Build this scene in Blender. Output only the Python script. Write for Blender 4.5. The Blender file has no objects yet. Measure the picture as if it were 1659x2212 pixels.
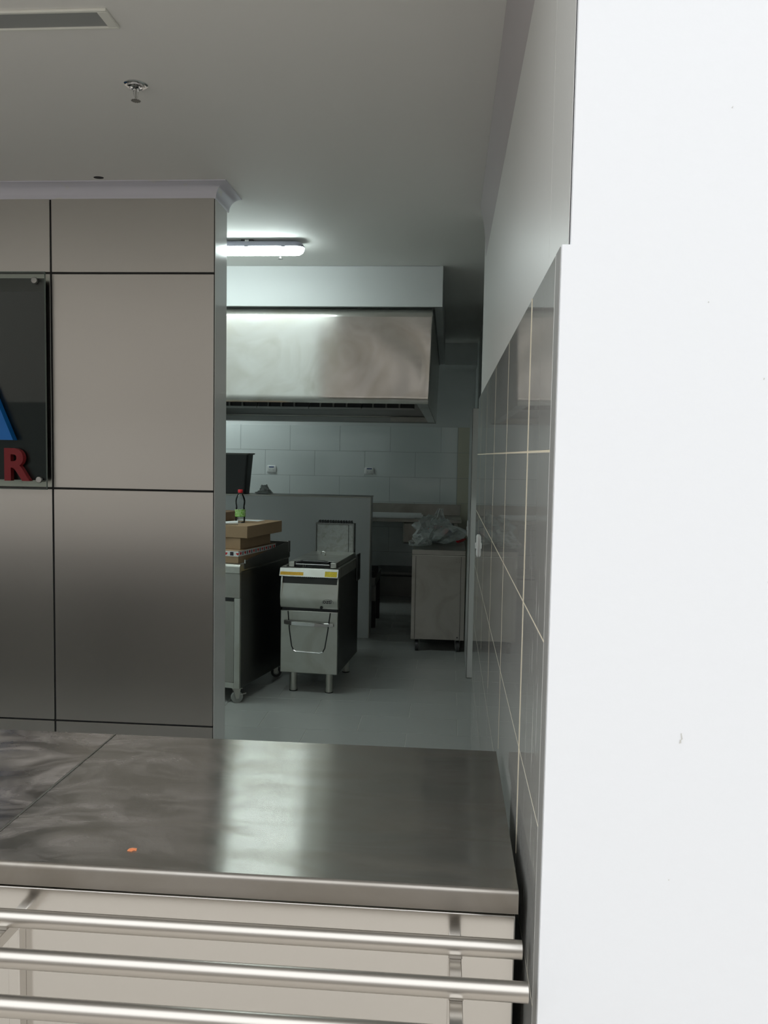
import bpy, bmesh, math, random
from mathutils import Vector, Matrix, noise

random.seed(7)
SC = bpy.context.scene
COL = SC.collection

# ------------------------------------------------------------------ camera
# world axes: x to the right, y into the kitchen, z up; metres
F_PX, W_PX, H_PX = 1790.0, 1659.0, 2212.0
cam_data = bpy.data.cameras.new('camera')
cam = bpy.data.objects.new('camera', cam_data)
COL.objects.link(cam)
cam_data.sensor_fit = 'HORIZONTAL'
cam_data.sensor_width = 36.0
cam_data.lens = 36.0 * F_PX / W_PX
cam_data.clip_start = 0.02
right = Vector((0.99685, 0.07713, 0.01773)).normalized()
fwd = Vector((-0.07579, 0.99473, -0.06912))
fwd = (fwd - right * fwd.dot(right)).normalized()
up = right.cross(fwd)
R3 = Matrix((right, up, -fwd)).transposed()
cam.matrix_world = Matrix.Translation((0, 0, 1.65)) @ R3.to_4x4()
SC.camera = cam

# ------------------------------------------------------------------ light
world = bpy.data.worlds.new('overcast_sky')
SC.world = world
world.use_nodes = True
bg = world.node_tree.nodes['Background']
bg.inputs['Color'].default_value = (0.96, 0.985, 1.0, 1)
bg.inputs['Strength'].default_value = 2.05
LAMP_STRENGTH = 30.0
SC.view_settings.view_transform = 'Standard'
SC.view_settings.look = 'None'
SC.view_settings.gamma = 1.0
SC.view_settings.exposure = 0.0
SC.view_settings.use_curve_mapping = False
SC.cycles.max_bounces = 8
SC.cycles.diffuse_bounces = 4
SC.cycles.glossy_bounces = 5
SC.cycles.transparent_max_bounces = 16
SC.cycles.sample_clamp_indirect = 6.0
SC.cycles.caustics_refractive = False
SC.cycles.use_denoising = True
SC.cycles.adaptive_threshold = 0.03


# ------------------------------------------------------------------ materials
def new_mat(name):
    m = bpy.data.materials.new(name)
    m.use_nodes = True
    nt = m.node_tree
    return m, nt, nt.nodes['Principled BSDF']


def plain(name, col, rough=0.5, metal=0.0, ior=1.5, var=0.0, scale=3.0, bump=0.0, bscale=40.0, rvar=0.0):
    """principled material with a little procedural unevenness"""
    m, nt, p = new_mat(name)
    p.inputs['Base Color'].default_value = (*col, 1)
    p.inputs['Roughness'].default_value = rough
    p.inputs['Metallic'].default_value = metal
    p.inputs['IOR'].default_value = ior
    N, L = nt.nodes, nt.links
    tc = N.new('ShaderNodeTexCoord')
    if var or rvar:
        n = N.new('ShaderNodeTexNoise')
        n.inputs['Scale'].default_value = scale
        n.inputs['Detail'].default_value = 5
        L.new(tc.outputs['Object'], n.inputs['Vector'])
        if var:
            mx = N.new('ShaderNodeMix')
            mx.data_type = 'RGBA'
            L.new(n.outputs['Fac'], mx.inputs[0])
            mx.inputs[6].default_value = (*[c * (1 - var) for c in col], 1)
            mx.inputs[7].default_value = (*[min(1, c * (1 + var)) for c in col], 1)
            L.new(mx.outputs[2], p.inputs['Base Color'])
        if rvar:
            mr = N.new('ShaderNodeMapRange')
            mr.inputs[1].default_value = 0.3
            mr.inputs[2].default_value = 0.7
            mr.inputs[3].default_value = max(0.02, rough - rvar)
            mr.inputs[4].default_value = rough + rvar
            L.new(n.outputs['Fac'], mr.inputs[0])
            L.new(mr.outputs[0], p.inputs['Roughness'])
    if bump:
        n2 = N.new('ShaderNodeTexNoise')
        n2.inputs['Scale'].default_value = bscale
        n2.inputs['Detail'].default_value = 3
        L.new(tc.outputs['Object'], n2.inputs['Vector'])
        b = N.new('ShaderNodeBump')
        b.inputs['Strength'].default_value = bump
        b.inputs['Distance'].default_value = 0.01
        L.new(n2.outputs['Fac'], b.inputs['Height'])
        L.new(b.outputs['Normal'], p.inputs['Normal'])
    return m


def brushed(name, col=(0.56, 0.55, 0.52), rough=0.28, aniso=0.75, grain=0.05, smudge=0.0, wave=0.0, wscale=3.0,
            sscale=3.0, stretch=(1, 1, 1), dust=0.0):
    """brushed sheet steel, grain along x: highlights smear across the grain"""
    m, nt, p = new_mat(name)
    N, L = nt.nodes, nt.links
    p.inputs['Metallic'].default_value = 1.0
    p.inputs['Base Color'].default_value = (*col, 1)
    p.inputs['Roughness'].default_value = rough
    p.inputs['Anisotropic'].default_value = aniso
    geo = N.new('ShaderNodeNewGeometry')
    cr = N.new('ShaderNodeVectorMath')
    cr.operation = 'CROSS_PRODUCT'
    L.new(geo.outputs['True Normal'], cr.inputs[0])
    cr.inputs[1].default_value = (1, 0.02, 0.01)
    nm = N.new('ShaderNodeVectorMath')
    nm.operation = 'NORMALIZE'
    L.new(cr.outputs[0], nm.inputs[0])
    L.new(nm.outputs[0], p.inputs['Tangent'])
    tc = N.new('ShaderNodeTexCoord')
    mp = N.new('ShaderNodeMapping')
    mp.inputs['Scale'].default_value = (1.5, 90, 90)
    L.new(tc.outputs['Object'], mp.inputs['Vector'])
    g = N.new('ShaderNodeTexNoise')
    g.inputs['Scale'].default_value = 4.0
    g.inputs['Detail'].default_value = 3
    L.new(mp.outputs[0], g.inputs['Vector'])
    fac = g.outputs['Fac']
    mr = N.new('ShaderNodeMapRange')
    mr.inputs[3].default_value = rough - grain
    mr.inputs[4].default_value = rough + grain
    L.new(fac, mr.inputs[0])
    r_out = mr.outputs[0]
    if smudge:
        mp2 = N.new('ShaderNodeMapping')
        mp2.inputs['Scale'].default_value = stretch
        L.new(tc.outputs['Object'], mp2.inputs['Vector'])
        s = N.new('ShaderNodeTexNoise')
        s.inputs['Scale'].default_value = sscale
        s.inputs['Detail'].default_value = 7
        s.inputs['Distortion'].default_value = 1.6
        L.new(mp2.outputs[0], s.inputs['Vector'])
        ramp = N.new('ShaderNodeValToRGB')
        ramp.color_ramp.elements[0].position = 0.42
        ramp.color_ramp.elements[1].position = 0.68
        L.new(s.outputs['Fac'], ramp.inputs[0])
        ad = N.new('ShaderNodeMath')
        ad.operation = 'MULTIPLY_ADD'
        L.new(ramp.outputs[0], ad.inputs[0])
        ad.inputs[1].default_value = smudge
        L.new(r_out, ad.inputs[2])
        r_out = ad.outputs[0]
        mx = N.new('ShaderNodeMix')
        mx.data_type = 'RGBA'
        L.new(ramp.outputs[0], mx.inputs[0])
        mx.inputs[6].default_value = (*col, 1)
        mx.inputs[7].default_value = (col[0] * 0.82, col[1] * 0.8, col[2] * 0.76, 1)
        L.new(mx.outputs[2], p.inputs['Base Color'])
    L.new(r_out, p.inputs['Roughness'])
    if dust:
        # dried wipe marks: a thin greyish film in swirls, thinning out towards the right
        mpd = N.new('ShaderNodeMapping')
        mpd.inputs['Scale'].default_value = (2.0, 3.6, 1)
        mpd.inputs['Rotation'].default_value = (0, 0, 0.35)
        L.new(tc.outputs['Object'], mpd.inputs['Vector'])
        dn = N.new('ShaderNodeTexNoise')
        dn.inputs['Scale'].default_value = 1.7
        dn.inputs['Detail'].default_value = 8
        dn.inputs['Roughness'].default_value = 0.62
        dn.inputs['Distortion'].default_value = 2.2
        L.new(mpd.outputs[0], dn.inputs['Vector'])
        dr_ = N.new('ShaderNodeMapRange')
        dr_.inputs[1].default_value = 0.40
        dr_.inputs[2].default_value = 0.70
        L.new(dn.outputs['Fac'], dr_.inputs[0])
        sx = N.new('ShaderNodeSeparateXYZ')
        L.new(geo.outputs['Position'], sx.inputs[0])
        fx = N.new('ShaderNodeMapRange')
        fx.inputs[1].default_value = -0.75
        fx.inputs[2].default_value = -0.30
        fx.inputs[3].default_value = dust
        fx.inputs[4].default_value = dust * 0.08
        L.new(sx.outputs[0], fx.inputs[0])
        dm = N.new('ShaderNodeMath')
        dm.operation = 'MULTIPLY'
        L.new(dr_.outputs[0], dm.inputs[0])
        L.new(fx.outputs[0], dm.inputs[1])
        df = N.new('ShaderNodeBsdfDiffuse')
        df.inputs['Color'].default_value = (0.34, 0.31, 0.285, 1)
        ms = N.new('ShaderNodeMixShader')
        L.new(dm.outputs[0], ms.inputs[0])
        L.new(p.outputs[0], ms.inputs[1])
        L.new(df.outputs[0], ms.inputs[2])
        L.new(ms.outputs[0], N['Material Output'].inputs['Surface'])
    if wave:
        w = N.new('ShaderNodeTexNoise')
        w.inputs['Scale'].default_value = wscale
        w.inputs['Detail'].default_value = 1.0
        L.new(tc.outputs['Object'], w.inputs['Vector'])
        b = N.new('ShaderNodeBump')
        b.inputs['Strength'].default_value = 1.0
        b.inputs['Distance'].default_value = wave
        L.new(w.outputs['Fac'], b.inputs['Height'])
        L.new(b.outputs['Normal'], p.inputs['Normal'])
    return m


def emitter(name, col, strength):
    m, nt, p = new_mat(name)
    p.inputs['Base Color'].default_value = (0.9, 0.9, 0.9, 1)
    p.inputs['Emission Color'].default_value = (*col, 1)
    p.inputs['Emission Strength'].default_value = strength
    return m


def film(name, tint=(0.8, 0.85, 0.84), clear=0.6, rough=0.12):
    """thin clear plastic film: see-through with glossy creases"""
    m, nt, p = new_mat(name)
    N, L = nt.nodes, nt.links
    p.inputs['Base Color'].default_value = (*tint, 1)
    p.inputs['Roughness'].default_value = rough
    tr = N.new('ShaderNodeBsdfTransparent')
    tr.inputs['Color'].default_value = (0.93, 0.95, 0.95, 1)
    mx = N.new('ShaderNodeMixShader')
    lw = N.new('ShaderNodeLayerWeight')
    lw.inputs['Blend'].default_value = 0.35
    mr = N.new('ShaderNodeMapRange')
    mr.inputs[3].default_value = 1 - clear
    mr.inputs[4].default_value = 1.0
    L.new(lw.outputs['Facing'], mr.inputs[0])
    L.new(mr.outputs[0], mx.inputs[0])
    L.new(tr.outputs[0], mx.inputs[1])
    L.new(p.outputs[0], mx.inputs[2])
    L.new(mx.outputs[0], N['Material Output'].inputs['Surface'])
    return m


def striped(name, base, ink, freq, axis=2, cut=0.5, rough=0.5, breaks=20.0):
    """flat print: lines of small unreadable type"""
    m, nt, p = new_mat(name)
    N, L = nt.nodes, nt.links
    p.inputs['Roughness'].default_value = rough
    tc = N.new('ShaderNodeTexCoord')
    sp = N.new('ShaderNodeSeparateXYZ')
    L.new(tc.outputs['Generated'], sp.inputs[0])
    mu = N.new('ShaderNodeMath')
    mu.operation = 'MULTIPLY'
    L.new(sp.outputs[axis], mu.inputs[0])
    mu.inputs[1].default_value = freq
    fr = N.new('ShaderNodeMath')
    fr.operation = 'FRACT'
    L.new(mu.outputs[0], fr.inputs[0])
    gt = N.new('ShaderNodeMath')
    gt.operation = 'GREATER_THAN'
    gt.inputs[1].default_value = cut
    L.new(fr.outputs[0], gt.inputs[0])
    n = N.new('ShaderNodeTexNoise')
    n.inputs['Scale'].default_value = breaks
    L.new(tc.outputs['Generated'], n.inputs['Vector'])
    g2 = N.new('ShaderNodeMath')
    g2.operation = 'GREATER_THAN'
    g2.inputs[1].default_value = 0.47
    L.new(n.outputs['Fac'], g2.inputs[0])
    m2 = N.new('ShaderNodeMath')
    m2.operation = 'MULTIPLY'
    L.new(gt.outputs[0], m2.inputs[0])
    L.new(g2.outputs[0], m2.inputs[1])
    mx = N.new('ShaderNodeMix')
    mx.data_type = 'RGBA'
    L.new(m2.outputs[0], mx.inputs[0])
    mx.inputs[6].default_value = (*base, 1)
    mx.inputs[7].default_value = (*ink, 1)
    L.new(mx.outputs[2], p.inputs['Base Color'])
    return m


def glass_mat(name, tint, clear, rough=0.02):
    m, nt, p = new_mat(name)
    N, L = nt.nodes, nt.links
    gl = N.new('ShaderNodeBsdfGlossy')
    gl.inputs['Roughness'].default_value = rough
    tr = N.new('ShaderNodeBsdfTransparent')
    tr.inputs['Color'].default_value = (*[c * clear for c in tint], 1)
    fr = N.new('ShaderNodeFresnel')
    fr.inputs['IOR'].default_value = 1.48
    mx = N.new('ShaderNodeMixShader')
    L.new(fr.outputs[0], mx.inputs[0])
    L.new(tr.outputs[0], mx.inputs[1])
    L.new(gl.outputs[0], mx.inputs[2])
    L.new(mx.outputs[0], N['Material Output'].inputs['Surface'])
    return m


def cornice_mat():
    m = plain('cornice_paint', (0.66, 0.65, 0.72), 0.55)
    nt = m.node_tree
    N, L = nt.nodes, nt.links
    p = N['Principled BSDF']
    tc = N.new('ShaderNodeTexCoord')
    mp = N.new('ShaderNodeMapping')
    mp.inputs['Scale'].default_value = (3.2, 3.2, 9)
    L.new(tc.outputs['Object'], mp.inputs['Vector'])
    n = N.new('ShaderNodeTexNoise')
    n.inputs['Scale'].default_value = 1.6
    n.inputs['Detail'].default_value = 3
    L.new(mp.outputs[0], n.inputs['Vector'])
    r = N.new('ShaderNodeValToRGB')
    r.color_ramp.elements[0].position = 0.6
    r.color_ramp.elements[1].position = 0.72
    L.new(n.outputs['Fac'], r.inputs[0])
    mx = N.new('ShaderNodeMix')
    mx.data_type = 'RGBA'
    L.new(r.outputs[0], mx.inputs[0])
    mx.inputs[6].default_value = (0.66, 0.65, 0.72, 1)
    mx.inputs[7].default_value = (0.66, 0.64, 0.54, 1)
    L.new(mx.outputs[2], p.inputs['Base Color'])
    return m


def smeared_tile():
    """polished tile; a few upright smears of dried plaster near the wall's front edge"""
    m = plain('polished_wall_tile', (0.44, 0.44, 0.42), 0.03, ior=1.52)
    nt = m.node_tree
    N, L = nt.nodes, nt.links
    p = N['Principled BSDF']
    geo = N.new('ShaderNodeNewGeometry')
    mp = N.new('ShaderNodeMapping')
    mp.inputs['Scale'].default_value = (1, 55, 5)
    L.new(geo.outputs['Position'], mp.inputs['Vector'])
    n = N.new('ShaderNodeTexNoise')
    n.inputs['Scale'].default_value = 1.0
    n.inputs['Detail'].default_value = 6
    n.inputs['Roughness'].default_value = 0.65
    L.new(mp.outputs[0], n.inputs['Vector'])
    r = N.new('ShaderNodeMapRange')
    r.inputs[1].default_value = 0.60
    r.inputs[2].default_value = 0.66
    L.new(n.outputs['Fac'], r.inputs[0])
    sp = N.new('ShaderNodeSeparateXYZ')
    L.new(geo.outputs['Position'], sp.inputs[0])
    a = N.new('ShaderNodeMapRange')
    a.inputs[1].default_value = 1.30
    a.inputs[2].default_value = 1.60
    a.inputs[3].default_value = 1.0
    a.inputs[4].default_value = 0.0
    L.new(sp.outputs[1], a.inputs[0])
    b = N.new('ShaderNodeMapRange')
    b.inputs[1].default_value = 1.55
    b.inputs[2].default_value = 1.40
    L.new(sp.outputs[2], b.inputs[0])
    c1_ = N.new('ShaderNodeMath')
    c1_.operation = 'MULTIPLY'
    L.new(r.outputs[0], c1_.inputs[0])
    L.new(a.outputs[0], c1_.inputs[1])
    c2_ = N.new('ShaderNodeMath')
    c2_.operation = 'MULTIPLY'
    L.new(c1_.outputs[0], c2_.inputs[0])
    L.new(b.outputs[0], c2_.inputs[1])
    df = N.new('ShaderNodeBsdfDiffuse')
    df.inputs['Color'].default_value = (0.62, 0.61, 0.58, 1)
    ms = N.new('ShaderNodeMixShader')
    L.new(c2_.outputs[0], ms.inputs[0])
    L.new(p.outputs[0], ms.inputs[1])
    L.new(df.outputs[0], ms.inputs[2])
    L.new(ms.outputs[0], N['Material Output'].inputs['Surface'])
    return m


M = {}
M['white_wall'] = plain('white_wall_paint', (0.85, 0.87, 0.905), 0.6, bump=0.03, bscale=60)
M['paint'] = plain('kitchen_wall_paint', (0.70, 0.72, 0.71), 0.45, var=0.02)
M['gloss_paint'] = plain('satin_wall_paint', (0.62, 0.62, 0.60), 0.32, var=0.03, scale=1.5)
M['ceiling'] = plain('ceiling_paint', (0.78, 0.77, 0.74), 0.7, var=0.015, scale=1.2)
M['tile'] = smeared_tile()
M['tile_back'] = plain('pale_wall_tile', (0.76, 0.80, 0.79), 0.07, var=0.02, scale=2)
M['tile_reflection'] = plain('beige_reflection_tint', (0.62, 0.60, 0.48), 0.1, var=0.04)  # beige tint paints in a grazing reflection at the wall's right end
M['grout'] = plain('cream_grout', (0.72, 0.66, 0.52), 0.8)
M['grout_grey'] = plain('grey_grout', (0.36, 0.38, 0.38), 0.8)
M['edge_strip'] = plain('render_edge', (0.27, 0.27, 0.26), 0.6, var=0.06, scale=12)
M['floor_tile'] = plain('grey_floor_tile', (0.36, 0.37, 0.35), 0.32, var=0.07, scale=4, rvar=0.06)
M['floor_grout'] = plain('floor_grout', (0.68, 0.68, 0.63), 0.85)
M['facade'] = plain('facade_render', (0.27, 0.25, 0.23), 0.9, var=0.05, scale=0.5)
M['mauve'] = plain('mauve_cove_paint', (0.40, 0.37, 0.38), 0.3, var=0.04)
M['chip'] = plain('paint_chip', (0.62, 0.62, 0.60), 0.7)
M['flue'] = brushed('stained_flue_steel', (0.30, 0.31, 0.30), 0.4, 0.3, smudge=0.15, sscale=18)
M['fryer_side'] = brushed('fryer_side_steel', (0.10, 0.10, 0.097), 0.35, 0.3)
M['ground'] = plain('pavement_concrete', (0.55, 0.51, 0.46), 0.85, var=0.05, scale=0.6)
M['panel'] = brushed('aluminium_cladding', (0.63, 0.61, 0.575), 0.3, 0.4, grain=0.02)
M['backing'] = plain('dark_joint', (0.012, 0.012, 0.012), 0.7)
M['pillar'] = plain('grey_return_paint', (0.84, 0.85, 0.84), 0.16)
M['cornice'] = cornice_mat()
M['steel_top'] = brushed('worktop_steel', (0.44, 0.43, 0.40), 0.205, 1.0, grain=0.012, smudge=0.05, sscale=2.6, stretch=(1.2, 3.0, 1), dust=0.6)
M['steel_top_worn'] = brushed('worn_worktop_steel', (0.47, 0.45, 0.42), 0.25, 0.7, grain=0.03, smudge=0.12, sscale=4.5, stretch=(1, 2, 1), dust=0.8)
M['steel_front'] = brushed('front_sheet_steel', (0.66, 0.64, 0.61), 0.2, 0.5, grain=0.02, wave=0.004, wscale=2.0)
M['steel_edge'] = brushed('worktop_edge_steel', (0.40, 0.375, 0.345), 0.34, 0.6, grain=0.03, smudge=0.06)
M['tube'] = brushed('rail_tube_steel', (0.56, 0.53, 0.49), 0.3, 0.4, grain=0.03)
M['hood'] = brushed('hood_steel', (0.64, 0.63, 0.60), 0.19, 0.8, grain=0.012, smudge=0.02, wave=0.003, wscale=2.0)
M['hood_in'] = brushed('hood_inner_steel', (0.32, 0.33, 0.32), 0.35, 0.3)
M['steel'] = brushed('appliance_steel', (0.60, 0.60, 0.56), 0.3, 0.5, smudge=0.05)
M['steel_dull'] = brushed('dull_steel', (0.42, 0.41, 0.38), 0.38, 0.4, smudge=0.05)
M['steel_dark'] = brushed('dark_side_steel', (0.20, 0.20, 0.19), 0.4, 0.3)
M['chrome'] = plain('chrome', (0.82, 0.82, 0.82), 0.08, 1.0)
M['black'] = plain('black_plastic', (0.015, 0.015, 0.016), 0.4)
M['rubber'] = plain('grey_rubber', (0.06, 0.06, 0.06), 0.6)
M['wheel_hub'] = plain('wheel_hub', (0.35, 0.36, 0.34), 0.5)
M['white_plastic'] = plain('white_plastic', (0.80, 0.81, 0.80), 0.35)
M['blue_plastic'] = plain('blue_rocker', (0.03, 0.06, 0.22), 0.4)
M['cardboard'] = plain('cardboard', (0.32, 0.215, 0.125), 0.8, var=0.08, scale=8, bump=0.1, bscale=80)
M['card_dark'] = plain('dark_cardboard', (0.20, 0.13, 0.08), 0.8, var=0.08)
M['paper'] = plain('white_paper', (0.72, 0.74, 0.73), 0.7)
M['red'] = plain('red_print', (0.55, 0.03, 0.03), 0.5)
M['ink'] = plain('black_print', (0.03, 0.02, 0.03), 0.5)
M['red_cap'] = plain('red_cap', (0.62, 0.02, 0.03), 0.35)
M['label_green'] = striped('green_label_print', (0.16, 0.42, 0.05), (0.75, 0.82, 0.6), 5, 2, 0.62, 0.4, 9)
M['sticker_y'] = striped('yellow_sticker_print', (0.85, 0.66, 0.02), (0.12, 0.09, 0.01), 5, 2, 0.6, 0.5, 26)
M['sticker_o'] = striped('orange_sticker_print', (0.90, 0.52, 0.02), (0.30, 0.16, 0.01), 4, 2, 0.55, 0.5, 30)
M['pet'] = glass_mat('clear_bottle_plastic', (0.96, 0.98, 0.98), 0.97, 0.06)
M['film'] = film('clear_plastic_film', (0.85, 0.9, 0.89), clear=0.86, rough=0.06)
M['film_grey'] = film('cloudy_plastic_film', (0.45, 0.48, 0.47), clear=0.35, rough=0.2)
M['glass'] = glass_mat('sign_glass', (0.93, 0.97, 0.95), 0.93)
M['sign_film'] = plain('smoked_sign_film', (0.012, 0.016, 0.017), 0.3)
M['sign_edge'] = plain('sign_glass_edge', (0.12, 0.16, 0.14), 0.2)
M['blue_letter'] = plain('blue_letter', (0.0, 0.19, 0.66), 0.4)
M['red_letter'] = plain('red_letter', (0.27, 0.008, 0.014), 0.45)
M['lamp_body'] = plain('lamp_body', (0.42, 0.42, 0.50), 0.5)
M['lamp_glow'] = emitter('lamp_diffuser', (0.86, 1.0, 0.985), LAMP_STRENGTH)
M['vent_white'] = plain('vent_frame_paint', (0.76, 0.76, 0.70), 0.5)
M['vent_grey'] = plain('vent_grille', (0.30, 0.31, 0.30), 0.6)
M['orange'] = plain('orange_scrap', (0.80, 0.28, 0.12), 0.6)
M['pot'] = plain('dark_enamel', (0.035, 0.038, 0.038), 0.45)
M['slat'] = plain('white_profile', (0.78, 0.80, 0.79), 0.4)
M['beam'] = plain('bulkhead_paint', (0.56, 0.58, 0.575), 0.5)
M['partition'] = plain('partition_tile_paint', (0.56, 0.58, 0.58), 0.25, var=0.03)
M['bolt'] = plain('bolt_steel', (0.45, 0.45, 0.43), 0.35, 1.0)


# ------------------------------------------------------------------ mesh helpers
class MB:
    def __init__(self):
        self.v, self.f, self.mi = [], [], []

    def add(self, vs, fs, mi=0):
        o = len(self.v)
        self.v += [tuple(p) for p in vs]
        self.f += [tuple(i + o for i in f) for f in fs]
        self.mi += [mi] * len(fs)
        return self

    def box(self, x0, x1, y0, y1, z0, z1, mi=0):
        vs = [(x, y, z) for z in (z0, z1) for y in (y0, y1) for x in (x0, x1)]
        fs = [(0, 2, 3, 1), (4, 5, 7, 6), (0, 1, 5, 4), (2, 6, 7, 3), (0, 4, 6, 2), (1, 3, 7, 5)]
        return self.add(vs, fs, mi)

    def hexa(self, b, t, mi=0):
        """b, t: four corners each, anticlockwise seen from above"""
        vs = list(b) + list(t)
        fs = [(3, 2, 1, 0), (4, 5, 6, 7), (0, 1, 5, 4), (1, 2, 6, 5), (2, 3, 7, 6), (3, 0, 4, 7)]
        return self.add(vs, fs, mi)

    def tube(self, pts, r, n=12, caps=True, mi=0):
        pts = [Vector(p) for p in pts]
        rs = r if isinstance(r, (list, tuple)) else [r] * len(pts)
        vs, fs = [], []
        prev = None
        for i, p in enumerate(pts):
            if i == 0:
                d = pts[1] - p
            elif i == len(pts) - 1:
                d = p - pts[i - 1]
            else:
                d = (pts[i + 1] - p).normalized() + (p - pts[i - 1]).normalized()
            d.normalize()
            if prev is None:
                a = Vector((0, 0, 1)) if abs(d.z) < 0.9 else Vector((1, 0, 0))
                u = d.cross(a).normalized()
            else:
                u = (prev - d * prev.dot(d)).normalized()
            prev = u
            w = d.cross(u)
            for k in range(n):
                t = 2 * math.pi * k / n
                vs.append(p + (u * math.cos(t) + w * math.sin(t)) * rs[i])
        for i in range(len(pts) - 1):
            for k in range(n):
                a, b = i * n + k, i * n + (k + 1) % n
                fs.append((a, b, b + n, a + n))
        if caps:
            fs.append(tuple(range(n - 1, -1, -1)))
            fs.append(tuple((len(pts) - 1) * n + k for k in range(n)))
        return self.add(vs, fs, mi)

    def lathe(self, prof, n=20, c=(0, 0, 0), axis='z', mi=0, cap=True):
        vs, fs = [], []
        for r, h in prof:
            for k in range(n):
                t = 2 * math.pi * k / n
                a, b = r * math.cos(t), r * math.sin(t)
                q = {'z': (a, b, h), 'y': (b, h, a), 'x': (h, a, b)}[axis]
                vs.append((c[0] + q[0], c[1] + q[1], c[2] + q[2]))
        for i in range(len(prof) - 1):
            for k in range(n):
                a, b = i * n + k, i * n + (k + 1) % n
                fs.append((a, b, b + n, a + n))
        if cap:
            fs.append(tuple(range(n - 1, -1, -1)))
            fs.append(tuple((len(prof) - 1) * n + k for k in range(n)))
        return self.add(vs, fs, mi)

    def prism(self, poly, a0, a1, plane='yz', mi=0):
        """poly extruded along the axis missing from plane"""
        def P(q, a):
            return {'yz': (a, q[0], q[1]), 'xz': (q[0], a, q[1]), 'xy': (q[0], q[1], a)}[plane]
        n = len(poly)
        vs = [P(q, a0) for q in poly] + [P(q, a1) for q in poly]
        fs = [tuple(range(n)), tuple(range(2 * n - 1, n - 1, -1))]
        fs += [(i, (i + 1) % n, n + (i + 1) % n, n + i) for i in range(n)]
        return self.add(vs, fs, mi)

    def build(self, name, mat, parent=None, bevel=0.0, smooth=False, segs=2, loc=None):
        me = bpy.data.meshes.new(name)
        me.from_pydata(self.v, [], self.f)
        for m in (mat if isinstance(mat, (list, tuple)) else [mat]):
            me.materials.append(M[m])
        for p, i in zip(me.polygons, self.mi):
            p.material_index = i
        bm = bmesh.new()
        bm.from_mesh(me)
        bmesh.ops.recalc_face_normals(bm, faces=bm.faces)
        bm.to_mesh(me)
        bm.free()
        if smooth:
            me.polygons.foreach_set('use_smooth', [True] * len(me.polygons))
            me.set_sharp_from_angle(angle=math.radians(38))
        ob = bpy.data.objects.new(name, me)
        COL.objects.link(ob)
        if bevel:
            b = ob.modifiers.new('bevel', 'BEVEL')
            b.width = bevel
            b.segments = segs
            b.limit_method = 'ANGLE'
            me.polygons.foreach_set('use_smooth', [True] * len(me.polygons))
            me.set_sharp_from_angle(angle=math.radians(50))
        if parent:
            ob.parent = parent
        if loc:
            ob.location = loc
        return ob


def tag(o, label=None, cat=None, group=None, kind=None):
    if label:
        o['label'] = label
    if cat:
        o['category'] = cat
    if group:
        o['group'] = group
    if kind:
        o['kind'] = kind
    return o


def empty(name, loc=(0, 0, 0), rz=0.0):
    o = bpy.data.objects.new(name, None)
    COL.objects.link(o)
    o.location = loc
    o.rotation_euler = (0, 0, rz)
    o.empty_display_size = 0.05
    return o


def struct(o, label):
    return tag(o, label, kind='structure')


def dup_mesh(src, name, parent, loc):
    o = bpy.data.objects.new(name, src)
    COL.objects.link(o)
    o.parent = parent
    o.location = loc
    return o


def tile_mesh(name, sx, sy, sz, mat, ch=0.0015):
    """slab centred on the origin with a small chamfer, thin in its smallest axis"""
    bm = bmesh.new()
    bmesh.ops.create_cube(bm, size=1.0)
    for v in bm.verts:
        v.co = Vector((v.co.x * sx, v.co.y * sy, v.co.z * sz))
    bmesh.ops.bevel(bm, geom=list(bm.edges), offset=ch, segments=1, affect='EDGES')
    me = bpy.data.meshes.new(name)
    bm.to_mesh(me)
    bm.free()
    me.materials.append(M[mat])
    return me


def text_mesh(txt, size, depth, mat, name, parent=None, shear=0.0, sx=1.0, bold=0.0):
    cu = bpy.data.curves.new(name, 'FONT')
    cu.body = txt
    cu.size = size
    cu.extrude = depth / 2
    cu.shear = shear
    cu.offset = bold
    tmp = bpy.data.objects.new(name + '_tmp', cu)
    COL.objects.link(tmp)
    dg = bpy.context.evaluated_depsgraph_get()
    me = bpy.data.meshes.new_from_object(tmp.evaluated_get(dg))
    bpy.data.objects.remove(tmp)
    me.name = name
    xs = [v.co.x for v in me.vertices]
    x0, x1 = min(xs), max(xs)
    ys = [v.co.y for v in me.vertices]
    for v in me.vertices:
        # stand the text up: right edge at x=0, bottom at z=0, front towards -y
        v.co = Vector(((v.co.x - x1) * sx, -v.co.z, v.co.y - min(ys)))
    me.materials.clear()
    me.materials.append(M[mat])
    ob = bpy.data.objects.new(name, me)
    COL.objects.link(ob)
    if parent:
        ob.parent = parent
    return ob


# ================================================================== SETTING
CEIL = 2.9
XL, XR2, YB = -4.2, 2.5, 9.82       # left wall, side-room wall, back wall
YF = 1.235                          # outer face of the white front wall

# ground outside and floor inside
struct(MB().box(-16, 14, -16, YF + 0.3, -0.12, -0.012).build('pavement', 'ground'), 'pale pavement in front of the serving opening')
floor = MB().box(XL - 0.2, XR2 + 0.2, YF + 0.3, YB + 0.2, -0.12, -0.003).build('floor', 'floor_grout')
struct(floor, 'grey tiled kitchen floor laid in a running bond')
ft = tile_mesh('floor_tile', 0.597, 0.297, 0.012, 'floor_tile', 0.001)
for r in range(26):
    yc = 2.12 + 0.3 * r + 0.15
    off = -0.507 if r % 2 == 1 else -0.81
    for k in range(-5, 3):
        xc = off + 0.6 * k + 0.3
        dup_mesh(ft, 'tile', floor, (xc, yc, -0.006))

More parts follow.
